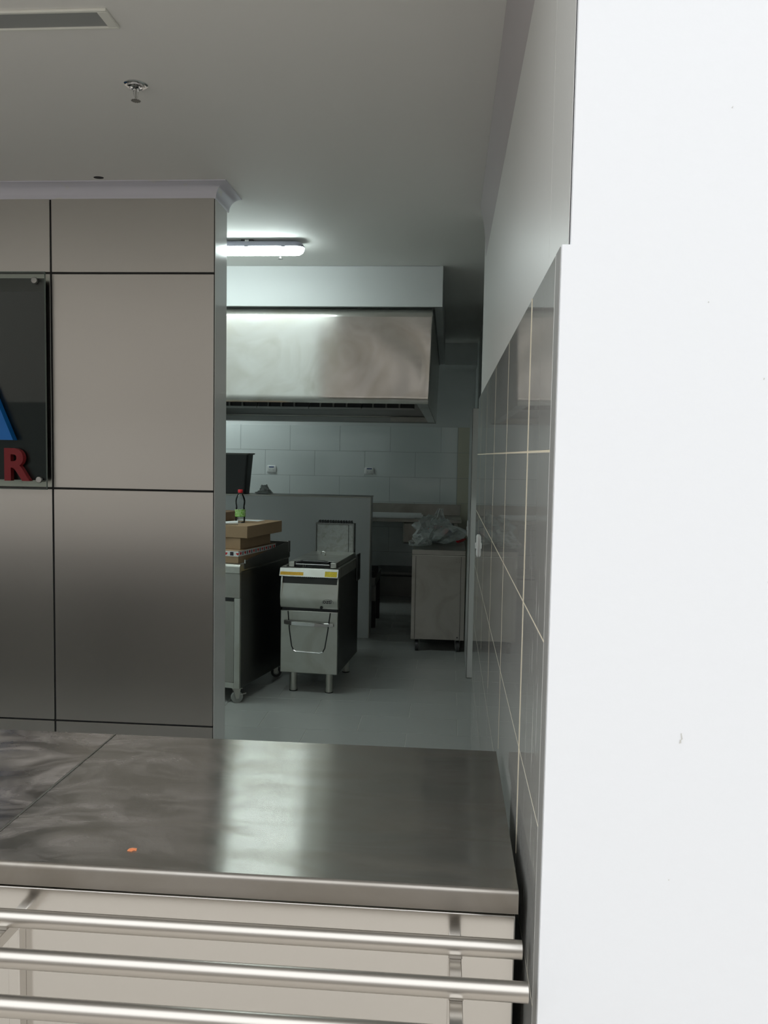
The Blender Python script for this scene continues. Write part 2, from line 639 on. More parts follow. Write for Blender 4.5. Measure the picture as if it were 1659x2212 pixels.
# added building, blocks low sky; seen only as a reflection in the polished metal
opp = MB().box(-16, 14, -9.4, -9.0, -0.012, 7.0).build('wall_sky_blocker', 'facade')
struct(opp, 'dull unseen facade added behind the viewer to block low sky')
for k in range(7):
    MB().box(-14 + 4 * k, -12.2 + 4 * k, -8.999, -8.95, 0.9, 2.6).build('window_pane', 'sign_film', opp)

# ceiling
struct(MB().box(XL - 0.2, XR2 + 0.2, YF, YB + 0.2, CEIL, CEIL + 0.25).build('ceiling', 'ceiling'), 'flat off-white ceiling over the counter and kitchen')

# white front wall: L-shaped edge, the tiled lower part stands a little further out
wf = MB()
wf.box(0.157, 6.0, YF, YF + 0.012, -0.1, 1.957)
wf.box(0.1695, 6.0, YF, YF + 0.25, 1.957, 5.0)
wf.box(0.1695, 6.0, YF + 0.012, YF + 0.25, -0.1, 1.957)
wf.box(XL - 6, 0.1695, YF + 0.001, YF + 0.25, CEIL + 0.251, 5.0)
wf.box(XL - 6, XL, YF, YF + 0.25, -0.1, CEIL + 0.251)
wfo = struct(wf.build('wall_front', 'white_wall'), 'bright white painted wall edge close to the viewer')
for (mx_, mz_, w_, h_, a_) in ((0.3545, 1.2405, 0.0022, 0.0105, -0.2), (0.353, 1.2330, 0.0030, 0.006, -0.05), (0.448, 1.768, 0.0016, 0.0024, 0.0), (0.387, 2.146, 0.0014, 0.0022, 0.4),
                              (0.366, 1.876, 0.0016, 0.0016, 0.0), (0.345, 1.02, 0.0014, 0.002, 0.1), (0.468, 1.475, 0.001, 0.0018, 0.0)):
    mk = MB().prism([(-w_ / 2, -h_ / 2), (w_ / 2, -h_ / 2.6), (w_ / 2.2, h_ / 2), (-w_ / 5, h_ / 2.3)], -0.0006, 0.0002, 'xz').build('paint_chip', 'chip', wfo)
    mk.location = (mx_, YF, mz_)
    mk.rotation_euler = (0, a_, 0)

# near right wall with polished tiles to 1.96 m
wr = MB().box(0.167, 0.45, YF + 0.25, 4.46, 0, CEIL).build('wall_right', 'gloss_paint')
struct(wr, 'right side wall, painted above and polished grey tiles below')
MB().box(0.1672, 0.168, YF + 0.012, YF + 0.251, 1.957, CEIL).build('painted_return', 'gloss_paint', wr)
MB().box(0.1554, 0.1675, YF + 0.0595, 4.46, 0, 1.955).build('grout_bed', 'grout', wr)
zs = [0, 0.175, 0.472, 0.769, 1.066, 1.363, 1.66, 1.957]
ysj = [YF + 0.0568, 1.644, 2.244, 2.844, 3.444, 4.044, 4.46]
for (yj, pr_) in ((1.644, 0.0011), (2.244, 0.0004), (2.844, 0.0004), (3.444, 0.0003), (4.044, 0.0003)):
    MB().box(0.155 - pr_, 0.1556, yj - 0.002, yj + 0.002, 0.85, 1.955).build('grout_bead', 'grout', wr)
G = 0.0016
cache = {}
for i in range(len(zs) - 1):
    for j in range(len(ysj) - 1):
        sy, sz = ysj[j + 1] - ysj[j] - 2 * G, zs[i + 1] - zs[i] - 2 * G
        key = (round(sy, 3), round(sz, 3))
        if key not in cache:
            cache[key] = tile_mesh('wall_tile', 0.006, sy, sz, 'tile', 0.0008)
        dup_mesh(cache[key], 'tile', wr, (0.158, (ysj[j] + ysj[j + 1]) / 2, (zs[i] + zs[i + 1]) / 2))
MB().box(0.1555, 0.161, YF + 0.012, YF + 0.058, 0, 1.957).build('edge_strip', 'edge_strip', wr, 0.001)

# side room beyond the end of that wall
sr = MB()
sr.box(0.45, XR2, 4.26, 4.46, 0, CEIL)
sr.box(XR2, XR2 + 0.2, 4.26, YB + 0.2, 0, CEIL)
sr.box(0.30, 0.42, 6.9, YB, 0, CEIL)
struct(sr.build('wall_side_room', 'paint'), 'dim passage walls beyond the tiled wall')

# back wall with tiles
wb = MB().box(XL - 0.2, XR2 + 0.2, YB + 0.012, YB + 0.2, 0, CEIL).build('wall_back', 'paint')
struct(wb, 'back kitchen wall, pale tiles below and paint above')
MB().box(XL, 0.30, YB + 0.003, YB + 0.0125, 0, 1.982).build('grout_bed', 'grout_grey', wb)
zb = [0, 0.196, 0.494, 0.792, 1.09, 1.386, 1.684, 1.984]
bt = {}
for i in range(len(zb) - 1):
    x = 0.108
    first = True
    while x > XL + 0.05:
        w = 0.6
        if first:
            w = 0.195 if i % 2 == 0 else 0.195 + 0.3
            first = False
        sz = zb[i + 1] - zb[i] - 0.003
        key = (w, round(sz, 3))
        if key not in bt:
            bt[key] = tile_mesh('back_tile', w - 0.003, 0.008, sz, 'tile_back', 0.0008)
        dup_mesh(bt[key], 'tile', wb, (x - w / 2, YB + 0.004, (zb[i] + zb[i + 1]) / 2))
        x -= w
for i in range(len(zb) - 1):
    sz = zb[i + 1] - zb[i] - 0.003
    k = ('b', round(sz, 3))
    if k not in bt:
        bt[k] = tile_mesh('reflection_tile', 0.187, 0.008, sz, 'tile_reflection', 0.0008)
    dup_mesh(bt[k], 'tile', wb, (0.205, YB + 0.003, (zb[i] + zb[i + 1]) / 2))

# left walls
struct(MB().box(XL - 0.2, XL, YF + 0.25, YB + 0.2, 0, CEIL).build('wall_left', 'paint'), 'plain left wall out of the way')

# clad wall to the left of the kitchen opening
PX, PY0, PY1 = -1.117, 3.905, 4.112
wm = MB().box(XL, PX, PY0 + 0.006, PY1, 0, CEIL).build('wall_middle', 'pillar')
struct(wm, 'wall clad in brushed grey aluminium panels beside kitchen opening')
MB().box(XL, PX - 0.003, PY0 + 0.003, PY0 + 0.007, 0, CEIL).build('joint_backing', 'backing', wm)
px = [PX, -1.918, -2.72, -3.52, XL]
pz = [0.0, 0.303, 1.458, 2.489, 2.87]
for i in range(4):
    for j in range(4):
        w, h = px[i] - px[i + 1] - 0.009, pz[j + 1] - pz[j] - 0.009
        me = tile_mesh('clad_panel', w, 0.006, h, 'panel', 0.0012)
        dup_mesh(me, 'panel', wm, ((px[i] + px[i + 1]) / 2, PY0 + 0.001, (pz[j] + pz[j + 1]) / 2))

# cove cornice round the head of the clad wall
arc = [(0.0, 2.833)]
for k in range(0, 9):
    t = k / 8 * math.pi / 2
    arc.append((0.004 + 0.062 * (1 - math.cos(t)), 2.838 + 0.058 * math.sin(t)))
arc += [(0.068, 2.8995), (0.0, 2.8995)]
vs, fs = [], []
n = len(arc)
for o, z in arc:
    vs.append((XL, PY0 - o, z))
for o, z in arc:
    vs.append((PX + o, PY0 - o, z))
for o, z in arc:
    vs.append((PX + o, PY1 + 0.024, z))
for s in range(2):
    for k in range(n):
        a, b = s * n + k, s * n + (k + 1) % n
        fs.append((a, b, b + n, a + n))
fs.append(tuple(range(2 * n, 3 * n)))
struct(MB().add(vs, fs).build('trim_1', 'cornice', smooth=True), 'lavender white cove cornice above the aluminium panels')

# shallow cove along the right wall
cv = [(0.1669, 2.655)]
for k in range(0, 9):
    t = k / 8
    cv.append((0.166 - 0.012 * t - 0.022 * t ** 3, 2.665 + 0.234 * t))
cv += [(0.1669, 2.899)]
struct(MB().prism(cv, YF + 0.26, 4.30, 'xz').build('trim_2', 'mauve', smooth=True), 'slim lavender cove between right wall and ceiling')

# bulkhead over the hood, beam on the back wall
struct(MB().box(-2.7, -0.06, 5.58, 9.06, 2.632, CEIL - 0.001).build('trim_3', 'beam', bevel=0.002), 'white bulkhead box above the extractor hood')
struct(MB().box(-0.06, 0.30, 9.35, YB + 0.011, 2.66, CEIL - 0.001).build('trim_4', 'paint'), 'pale beam high on the back wall')

# low partition
pw = MB().box(XL, -0.681, 7.33, 7.58, 0, 1.262).build('wall_low', 'partition')
struct(pw, 'low grey partition wall behind the fryer')
MB().box(XL, -0.676, 7.322, 7.588, 1.262, 1.274).build('steel_cap', 'steel_dull', pw, 0.002)
MB().box(-0.681, -0.675, 7.328, 7.345, 0, 1.262).build('corner_bead', 'steel_dull', pw)

# open door leaf seen edge-on beyond the tiled wall
dl = MB().box(0.172, 0.222, 6.1, 6.9, 0.004, 1.996).build('door_1', 'gloss_paint', bevel=0.002)
struct(dl, 'grey door leaf standing open, seen edge on')
MB().box(0.1705, 0.1725, 6.098, 6.105, 0.004, 1.996).build('door_edge', 'black', dl)

# ================================================================== THINGS
# ---------------------------------------------------------------- counter
ZT = 0.9
CF, CB, CR = 1.398, 2.084, 0.139
SEAM = -0.859


def counter(name, x0, x1, label, topmat):
    t = empty(name, ((x0 + x1) / 2, (CF + CB) / 2, 0))
    ox, oy = (x0 + x1) / 2, (CF + CB) / 2
    # worktop: folded sheet with rounded nose
    nose = [(CF + 0.0098, ZT - 0.042), (CF + 0.0098, ZT), (CF + 0.006, ZT - 0.0006), (CF + 0.003, ZT - 0.0022), (CF + 0.001, ZT - 0.005), (CF, ZT - 0.009),
            (CF, ZT - 0.040), (CF + 0.003, ZT - 0.042)]
    nose = [(a - oy, b) for a, b in nose]
    wtop = MB().box(x0 - ox, x1 - ox, CF + 0.01 - oy, CB - oy, ZT - 0.042, ZT).build('worktop', topmat, t)
    MB().prism(nose, x0 - ox, x1 - ox, 'yz').build('front_edge', 'steel_edge', wtop, smooth=True)
    for sx in (x0 - ox + 0.006, x1 - ox - 0.018):
        MB().box(sx, sx + 0.012, CF - oy + 0.02, CB - oy - 0.02, 0.12, ZT - 0.0425).build('side_panel', 'steel_dull', t)
    for sz in (0.12, 0.48):
        MB().box(x0 - ox + 0.0185, x1 - ox - 0.0185, CF - oy + 0.02, CB - oy - 0.03, sz, sz + 0.02).build('shelf', 'steel_dull', t)
    MB().box(x0 - ox + 0.004, x1 - ox - 0.004, CF - oy + 0.006, CF - oy + 0.0195, 0.12, ZT - 0.047).build('front_panel', 'steel_front', t, 0.0025)
    for lx in (x0 - ox + 0.06, x1 - ox - 0.06):
        for ly in (CF - oy + 0.1, CB - oy - 0.08):
            MB().tube([(lx, ly, 0), (lx, ly, 0.121)], 0.02).build('leg', 'steel_dull', t)
    return tag(t, label, 'counter')


counter('serving_counter', SEAM + 0.002, CR, 'polished steel serving counter against the tiled right wall', 'steel_top')
counter('serving_counter', SEAM - 1.75, SEAM - 0.004, 'smeared steel counter unit left of the worktop seam', 'steel_top_worn')
counter('serving_counter', XL + 0.01, SEAM - 1.754, 'far left steel counter unit beyond the smeared one', 'steel_top_worn')
# upturned lip at the seam
tag(MB().prism([(SEAM - 0.0035, ZT - 0.04), (SEAM + 0.0015, ZT - 0.04), (SEAM + 0.0015, ZT + 0.0022), (SEAM - 0.0035, ZT + 0.0022)], CF + 0.002, CB - 0.002, 'xz')
    .build('joint_strip', 'steel_dull', bevel=0.001), 'thin steel joint strip between the two worktops', 'strip')

# tray slide
ts = empty('tray_slide', (-0.4, 1.3, 0))
RAILS = [(1.345, 0.829), (1.238, 0.8265), (1.130, 0.824)]
for y, z in RAILS:
    MB().tube([(-1.9, y - 1.3, z), (0.1415 + 0.4, y - 1.3, z)], 0.0152, 28, caps=False).add([], []).build('rail', 'tube', ts, smooth=True)
    MB().lathe([(0.0125, 0.0), (0.0151, 0.0), (0.0151, 0.004), (0.0125, 0.004)], 28, (0.5375, y - 1.3, z), 'x').build('rail_end', 'chrome', ts, smooth=True)
for bx in (0.031, -0.760, -1.55):
    a = MB()
    a.box(bx + 0.4 - 0.0105, bx + 0.4 + 0.0105, 1.085 - 1.3, CF + 0.006 - 1.3, 0.788, 0.8105)
    br = a.build('bracket', 'steel_front', ts, 0.0015)
    MB().box(bx + 0.4 - 0.0105, bx + 0.4 + 0.0105, CF - 0.018 - 1.3, CF + 0.006 - 1.3, 0.30, 0.788).build('upright', 'steel_front', br, 0.0015)
    for y, z in RAILS:
        MB().box(bx + 0.4 - 0.0115, bx + 0.4 + 0.0115, y - 0.008 - 1.3, y + 0.008 - 1.3, 0.8105, z - 0.010).build('saddle', 'steel_edge', br, 0.001)
tag(ts, 'three round steel tray rails along the counter front', 'tray rail')

# orange scrap on the worktop
sc = MB()
sc.prism([(-0.008, -0.005), (0.001, -0.0065), (0.004, -0.002), (0.009, -0.003), (0.007, 0.005), (-0.002, 0.006), (-0.007, 0.003)], 0, 0.0012, 'xy')
sc.prism([(-0.004, -0.003), (0.005, -0.001), (0.003, 0.004), (-0.003, 0.003)], 0.0012, 0.0022, 'xy')
tag(sc.build('paper_scrap', 'orange', loc=(-0.575, 1.47, ZT + 0.0003)), 'tiny torn orange scrap lying on the steel worktop', 'scrap')

# ---------------------------------------------------------------- sign
sg = empty('wall_sign', (-1.93, PY0, 1.45))
SX, SZ = -1.93, 1.45
GX0, GX1, GZ0, GZ1 = -3.1, -1.927, 1.452, 2.487
YG = 3.86
oy = YG - PY0
MB().box(GX0 - SX, GX1 - SX, oy, oy + 0.008, GZ0 - SZ, GZ1 - SZ).build('glass_plate', 'glass', sg)
fr = MB()
e = 0.0022
fr.box(GX0 - SX, GX1 - SX, oy - 0.0003, oy + 0.0083, GZ1 - SZ - e, GZ1 - SZ + 0.0003)
fr.box(GX0 - SX, GX1 - SX, oy - 0.0003, oy + 0.0083, GZ0 - SZ - 0.0003, GZ0 - SZ + e)
fr.box(GX1 - SX - e, GX1 - SX + 0.0003, oy - 0.0003, oy + 0.0083, GZ0 - SZ + e, GZ1 - SZ - e)
fr.build('glass_edge', 'sign_edge', sg)
MB().box(GX0 - SX + 0.01, GX1 - SX - 0.004, oy + 0.0085, oy + 0.0105, GZ0 - SZ + 0.045, GZ1 - SZ - 0.03).build('smoked_film', 'sign_film', sg)
for (kx, kz) in ((-1.974, 2.444), (-1.962, 1.500), (-3.05, 2.444), (-3.05, 1.5)):
    k = MB().lathe([(0.004, -0.014), (0.0135, -0.013), (0.0155, -0.010), (0.0155, -0.0005)], 24, (kx - SX, oy, kz - SZ), 'y').build('standoff', 'bolt', sg, smooth=True)
    MB().tube([(kx - SX, oy + 0.0106, kz - SZ), (kx - SX, -0.004, kz - SZ)], 0.0115, 20).build('spacer', 'bolt', k, smooth=True)
lt = text_mesh('R', 0.212, 0.03, 'red_letter', 'letter', sg, sx=0.98, bold=0.006)
lt.location = (-1.996 - SX, oy - 0.0155, 1.493 - SZ)
lt['label'] = 'raised red letter R'
lt = text_mesh('A', 0.62, 0.04, 'blue_letter', 'letter', sg, sx=0.95, bold=0.012)
lt.location = (-2.072 - SX, oy - 0.0205, 1.688 - SZ)
lt['label'] = 'raised blue letter A'
tag(sg, 'glass sign on steel standoffs with blue and red raised letters', 'sign')

# ---------------------------------------------------------------- ceiling things
vt = empty('ceiling_vent', (-1.6, 2.425, CEIL))
f = MB()
x0, x1 = -0.6, 0.602
for a in ((x0, x1, -0.052, -0.042), (x0, x1, 0.042, 0.052), (x1 - 0.03, x1, -0.042, 0.042), (x0, x0 + 0.03, -0.042, 0.042)):
    f.box(a[0], a[1], a[2], a[3], -0.008, 0.0)
f.build('frame', 'vent_white', vt, 0.0015)
MB().box(x0 + 0.029, x1 - 0.029, -0.0415, 0.0415, -0.003, -0.0005).build('grille', 'vent_grey', vt)
tag(vt, 'long white framed slot vent in the ceiling', 'vent')


def sprinkler(x, y, label, drop=0.056):
    s = empty('sprinkler', (x, y, CEIL))
    MB().lathe([(0.0405, -0.0002), (0.0405, -0.003), (0.036, -0.006), (0.030, -0.0065), (0.029, -0.011), (0.022, -0.013), (0.0205, -0.004), (0.004, -0.004)],
               36, cap=False).build('escutcheon', 'chrome', s, smooth=True)
    MB().lathe([(0.009, -0.003), (0.011, -0.008), (0.011, -0.016), (0.007, -0.019)], 16).build('body', 'chrome', s, smooth=True)
    for sgn in (-1, 1):
        MB().tube([(sgn * 0.009, 0, -0.015), (sgn * 0.0085, 0, -0.03), (sgn * 0.002, 0, -drop + 0.006), (0, 0, -drop + 0.001)], 0.0018, 8).build('arm', 'chrome', s, smooth=True)
    MB().tube([(0, 0, -0.018), (0, 0, -drop + 0.006)], 0.0022, 8).build('bulb', 'bolt', s, smooth=True)
    d, N2 = [], 24
    for k in range(N2):
        r = 0.0165 if k % 2 == 0 else 0.0125
        d.append((r * math.cos(2 * math.pi * k / N2), r * math.sin(2 * math.pi * k / N2)))
    MB().prism(d, -drop, -drop + 0.0018, 'xy').build('deflector', 'steel_dark', s)
    return tag(s, label, 'sprinkler', 'ceiling sprinklers')


sprinkler(-1.096, 2.857, 'chrome fire sprinkler in the ceiling before the clad wall')
sprinkler(-1.063, 5.15, 'small fire sprinkler hanging just behind the tube lamp')

h = MB().lathe([(0.022, -0.0012), (0.0225, 0.0), (0.002, 0.0)], 20, cap=False)
h.lathe([(0.022, -0.0011), (0.001, -0.0011)], 20, cap=False)
ho = h.build('ceiling_hole', 'backing', loc=(-1.635, 3.800, CEIL - 0.0002))
ho.scale = (1.05, 0.75, 1)
tag(ho, 'small black hole left open in ceiling at the cornice', 'hole')

# lamps


def stadium(hl, hw, r, n=8):
    pts = []
    for cx, sg0 in ((hl - r, -1), (hl - r, 1), (-hl + r, 1), (-hl + r, -1)):
        pass
    for (cx, cy, a0) in ((hl - r, hw - r, 0), (-hl + r, hw - r, 90), (-hl + r, -hw + r, 180), (hl - r, -hw + r, 270)):
        for k in range(n + 1):
            t = math.radians(a0 + 90 * k / n)
            pts.append((cx + r * math.cos(t), cy + r * math.sin(t)))
    return pts


def loft(rings):
    mb = MB()
    n = len(rings[0])
    vs = [p for r in rings for p in r]
    fs = []
    for i in range(len(rings) - 1):
        for k in range(n):
            a, b = i * n + k, i * n + (k + 1) % n
            fs.append((a, b, b + n, a + n))
    fs.append(tuple(range(n)))
    fs.append(tuple((len(rings) - 1) * n + k for k in range(n)))
    return mb.add(vs, fs)


def ring(hl, hw, r, z):
    return [(x, y, z) for x, y in stadium(hl, hw, r)]


def batten_lamp(x0, x1, y, label):
    lp = empty('batten_lamp', ((x0 + x1) / 2, y, CEIL))
    hl = (x1 - x0) / 2
    loft([ring(hl - 0.03, 0.036, 0.03, -0.012), ring(hl - 0.012, 0.044, 0.04, -0.020), ring(hl - 0.004, 0.048, 0.044, -0.036), ring(hl, 0.050, 0.046, -0.0365),
          ring(hl, 0.050, 0.046, -0.043)]).build('housing', 'lamp_body', lp, smooth=True)
    loft([ring(hl - 0.003, 0.047, 0.043, -0.0432), ring(hl - 0.004, 0.046, 0.042, -0.056), ring(hl - 0.012, 0.042, 0.037, -0.070), ring(hl - 0.026, 0.034, 0.028, -0.079),
          ring(hl - 0.04, 0.022, 0.02, -0.083)]).build('diffuser', 'lamp_glow', lp, smooth=True)
    for cx in (0.49, 0.27, 0.0, -0.27, -0.49):
        MB().box(cx - 0.012, cx + 0.012, -0.0525, -0.047, -0.048, -0.034).build('clip', 'lamp_body', lp, 0.001)
    for cx in (0.27, -0.3):
        k = MB().box(cx - 0.035, cx + 0.035, -0.030, 0.030, -0.0125, -0.0002).build('ceiling_bracket', 'black', lp)
        MB().box(cx - 0.012, cx + 0.012, -0.034, -0.0301, -0.0125, -0.002).build('spring_clip', 'chrome', k)
    return tag(lp, label, 'lamp', 'tube lamps on the kitchen ceiling')


batten_lamp(-2.09, -0.872, 4.93, 'lit white tube lamp showing beside the clad wall')
batten_lamp(-3.75, -2.53, 4.93, 'added tube lamp further left, unseen behind the clad wall')  # extra lamp added out of view to lift the kitchen's ambient light
batten_lamp(-3.55, -2.33, 9.2, 'lit tube lamp in the rear left of the kitchen')

# ---------------------------------------------------------------- extractor hood
hd = empty('extractor_hood', (-1.6, 7.3, 1.99))
ox, oy, oz = -1.6, 7.3, 1.99


def hp(x, y, z):
    return (x - ox, y - oy, z - oz)


HX0, HYF, HYB, HZ0, HZ1 = -2.62, 5.60, 9.0, 1.992, 2.618
T = 0.004
# front sheet, gently dished near its right end
nx, nz = 40, 12
vs, fs = [], []
for j in range(nz + 1):
    for i in range(nx + 1):
        u, v = i / nx, j / nz
        xr = -0.140 + 0.018 * v
        x = HX0 + (xr - HX0) * (1 - (1 - u) ** 1.6)
        d = max(0.0, 1 - (xr - x) / 0.62)
        dent = 0.0065 * d * math.sin((xr - x) * 15 + 2.2 * math.sin(v * 5.0)) * math.sin(math.pi * min(1, (xr - x) / 0.05 + 0.0) / 2)
        vs.append(hp(x, HYF + dent * math.sin(math.pi * v), HZ0 + (HZ1 - HZ0) * v))
for j in range(nz):
    for i in range(nx):
        a = j * (nx + 1) + i
        fs.append((a, a + 1, a + nx + 2, a + nx + 1))
fp = MB().add(vs, fs).build('front_panel', 'hood', hd, smooth=True)
so = fp.modifiers.new('thickness', 'SOLIDIFY')
so.thickness = 0.003
so.offset = 1
MB().hexa([hp(-0.144, HYF + T, HZ0), hp(-0.140, HYF + T, HZ0), hp(-0.136, HYB, HZ0), hp(-0.140, HYB, HZ0)],
          [hp(-0.126, HYF + T, HZ1), hp(-0.122, HYF + T, HZ1), hp(-0.118, HYB, HZ1), hp(-0.122, HYB, HZ1)]).build('side_panel', 'hood', hd)
MB().box(HX0 - ox, -0.14 - ox, HYB - oy, HYB + T - oy, HZ0 - oz, HZ1 - oz).build('rear_panel', 'hood_in', hd)
MB().box(HX0 - ox, -0.128 - ox, HYF + T - oy, HYB - oy, HZ1 - 0.004 - oz, HZ1 - oz).build('top_panel', 'hood_in', hd)
MB().box(HX0 - ox, HX0 + 0.004 - ox, HYF + T - oy, HYB - oy, HZ0 - oz, HZ1 - 0.005 - oz).build('side_panel', 'hood_in', hd)
tr = MB().box(-0.126 - ox, -0.112 - ox, HYF - oy, HYB - oy, HZ1 - oz, HZ1 + 0.012 - oz).build('top_edge', 'black', hd)
# gutters and filters seen from below
MB().box(HX0 + 0.01 - ox, -0.146 - ox, HYF + 0.006 - oy, HYF + 0.05 - oy, HZ0 + 0.004 - oz, HZ0 + 0.010 - oz).build('front_gutter', 'hood_in', hd)
MB().box(HX0 + 0.01 - ox, -0.146 - ox, 8.90 - oy, HYB - 0.001 - oy, HZ0 + 0.004 - oz, HZ0 + 0.058 - oz).build('rear_gutter', 'hood_in', hd, 0.003)
MB().box(HX0 + 0.01 - ox, -0.146 - ox, 8.885 - oy, 8.899 - oy, HZ0 + 0.058 - oz, HZ0 + 0.066 - oz).build('gutter_lip', 'steel', hd)
MB().box(-0.62 - ox, -0.22 - ox, 8.80 - oy, 8.884 - oy, HZ0 + 0.006 - oz, HZ0 + 0.060 - oz).build('grease_box', 'steel_dull', hd, 0.003)
MB().box(-0.22 - ox, -0.147 - ox, HYF + 0.06 - oy, 8.79 - oy, HZ0 + 0.003 - oz, HZ0 + 0.012 - oz).build('side_gutter', 'hood', hd)
for k in range(5):
    xa = -0.30 - 0.46 * (k + 1)
    fl = MB().box(xa + 0.004 - ox, xa + 0.456 - ox, 7.22 - oy, 7.30 - oy, HZ0 + 0.062 - oz, HZ0 + 0.45 - oz).build('grease_filter', 'black', hd)
    MB().box(xa + 0.004 - ox, xa + 0.456 - ox, 7.19 - oy, 7.219 - oy, HZ0 + 0.045 - oz, HZ0 + 0.061 - oz).build('filter_rail', 'hood_in', fl)
    for q in range(3):
        xc = xa + 0.1 + 0.115 * q
        MB().box(xc - 0.008 - ox, xc + 0.008 - ox, 7.195 - oy, 7.2195 - oy, HZ0 + 0.064 - oz, HZ0 + 0.10 - oz).build('handle', 'steel_dark', fl, 0.002)
tag(hd, 'large dented stainless steel extractor hood under the white bulkhead', 'extractor hood')

# ---------------------------------------------------------------- wall sockets and switches


def socket(x, label):
    s = empty('wall_socket', (x, YB, 1.455))
    pl = loft([[(a, -0.001, b) for a, b in stadium(0.058, 0.043, 0.02)], [(a, -0.008, b) for a, b in stadium(0.058, 0.043, 0.02)],
               [(a, -0.012, b) for a, b in stadium(0.053, 0.038, 0.018)]])
    pl.build('plate', 'white_plastic', s, smooth=True)
    MB().box(-0.03, 0.03, -0.0145, -0.0121, 0.018, 0.030).build('rocker', 'blue_plastic', s, 0.0008)
    for sx in (-0.022, 0.022):
        for dx, dz in ((-0.007, 0.004), (0.007, 0.004), (0, -0.008)):
            MB().lathe([(0.0022, -0.0125), (0.0022, -0.0119)], 8, (sx + dx, 0, -0.008 + dz), 'y').build('pin_hole', 'black', s)
    return tag(s, label, 'socket', 'white double sockets on the back wall')


socket(-2.108, 'white wall socket beside the dark tub on the partition')
socket(-0.931, 'white wall socket above the end of the low partition')


def switch(x, y, z, label, h=0.104):
    s = empty('light_switch', (x, y, z))
    p = loft([[(-0.0002, a, b) for a, b in stadium(0.043, h / 2, 0.014)], [(-0.006, a, b) for a, b in stadium(0.043, h / 2, 0.014)],
              [(-0.010, a, b) for a, b in stadium(0.036, h / 2 - 0.006, 0.012)]])
    p.build('plate', 'white_plastic', s, smooth=True)
    MB().box(-0.0155, -0.0101, -0.018, 0.018, -0.013, 0.013).build('rocker', 'white_plastic', s, 0.002)
    return tag(s, label, 'switch')


switch(0.155, 4.0, 1.22, 'white light switch on the polished tiles at the wall end')
switch(0.1700, 6.5, 1.085, 'white plastic plate on the open door leaf', 0.125)

# ---------------------------------------------------------------- back table with sink
bk = empty('steel_wall_table', (-1.6, 9.45, 0))
ox, oy = -1.6, 9.45
MB().box(-3.4 - ox, 0.16 - ox, 9.15 - oy, YB - 0.002 - oy, 0.905, 0.945).build('tabletop', 'steel_dull', bk, 0.004)
MB().box(-3.4 - ox, 0.16 - ox, YB - 0.025 - oy, YB - 0.002 - oy, 0.945, 1.075).build('upstand', 'steel_dull', bk, 0.003)
sk = MB().box(-0.49 - ox, -0.12 - ox, 9.22 - oy, 9.66 - oy, 0.66, 0.904).build('sink_bowl', 'steel_dull', bk, 0.02, segs=3)
us = MB().box(-3.4 - ox, -0.32 - ox, 9.24 - oy, 9.78 - oy, 0.305, 0.335).build('undershelf', 'steel_dark', bk, 0.003)
MB().box(-3.4 - ox, -0.32 - ox, 9.225 - oy, 9.239 - oy, 0.285, 0.300).build('shelf_bar', 'black', us)
MB().box(-3.4 - ox, -0.32 - ox, 9.60 - oy, 9.72 - oy, 0.0, 0.30).build('undershelf_shade', 'steel_dark', bk)  # dark sheet standing in for the shade beneath the shelf
for lx in (-3.35, -2.3, -1.25, -0.33, 0.10):
    for ly in (9.20, 9.77):
        MB().box(lx - 0.02 - ox, lx + 0.02 - ox, ly - 0.02 - oy, ly + 0.02 - oy, 0, 0.904).build('leg', 'steel_dull', bk, 0.003)
tag(bk, 'long steel table with sink bowl against the back wall', 'table')

for i, (x0, x1, y0, y1, z0, lab) in enumerate((
        (-1.55, -0.29, 9.40, 9.47, 0.9455, 'white plastic profile lying rearmost on the wall table'),
        (-1.60, -0.27, 9.31, 9.37, 0.9455, 'white plastic profile in the middle on the wall table'),
        (-1.62, -0.36, 9.21, 9.27, 0.9455, 'white plastic profile at the front of the wall table'))):
    z1 = z0 + 0.045 - 0.010 * i
    c = MB().prism([(y0, z0), (y1, z0), (y1, z1), (y1 - 0.004, z1), (y1 - 0.004, z0 + 0.004), (y0 + 0.004, z0 + 0.004), (y0 + 0.004, z1 - 0.012), (y0, z1 - 0.012)], x0, x1, 'yz')
    tag(c.build('plastic_profile', 'slat'), lab, 'profile', 'white profiles on the wall table')

# ---------------------------------------------------------------- wheeled worktable at right
wt = empty('wheeled_worktable', (-0.053, 6.87, 0))
ox, oy = -0.053, 6.87
X0, X1, Y0, Y1 = -0.283 - ox, 0.166 - ox, 0.0, 2.2
MB().box(X0, X1, Y0, Y1, 0.822, 0.866).build('worktop', 'steel_dull', wt, 0.004)
MB().box(X0 + 0.006, X1 - 0.004, 0.014, Y1 - 0.01, 0.108, 0.8215).build('body', 'steel_dark', wt)
MB().box(X0 + 0.002, X0 + 0.032, 0.004, 0.0138, 0.108, 0.812).build('corner_post', 'steel_dull', wt, 0.001)
MB().box(X1 - 0.036, X1 - 0.002, 0.004, 0.0138, 0.108, 0.812).build('corner_post', 'steel_dull', wt, 0.001)
ep = MB().box(X0 + 0.036, X1 - 0.040, 0.006, 0.0138, 0.110, 0.812).build('end_panel', 'steel_dull', wt, 0.0008)
MB().box(X0 + 0.002, X1 - 0.002, 0.002, 0.0138, 0.8125, 0.8218).build('top_rail', 'steel', wt, 0.001)
for (rx, rz) in ((X1 - 0.075, 0.79), (X1 - 0.052, 0.79), (X1 - 0.075, 0.768), (X1 - 0.052, 0.768)):
    MB().lathe([(0.0018, 0.0050), (0.0018, 0.0061)], 8, (rx, 0, rz), 'y').build('rivet', 'black', ep)
MB().lathe([(0.006, 0.003), (0.006, 0.0061)], 14, (X1 - 0.058, 0, 0.132), 'y').build('grommet', 'black', ep)


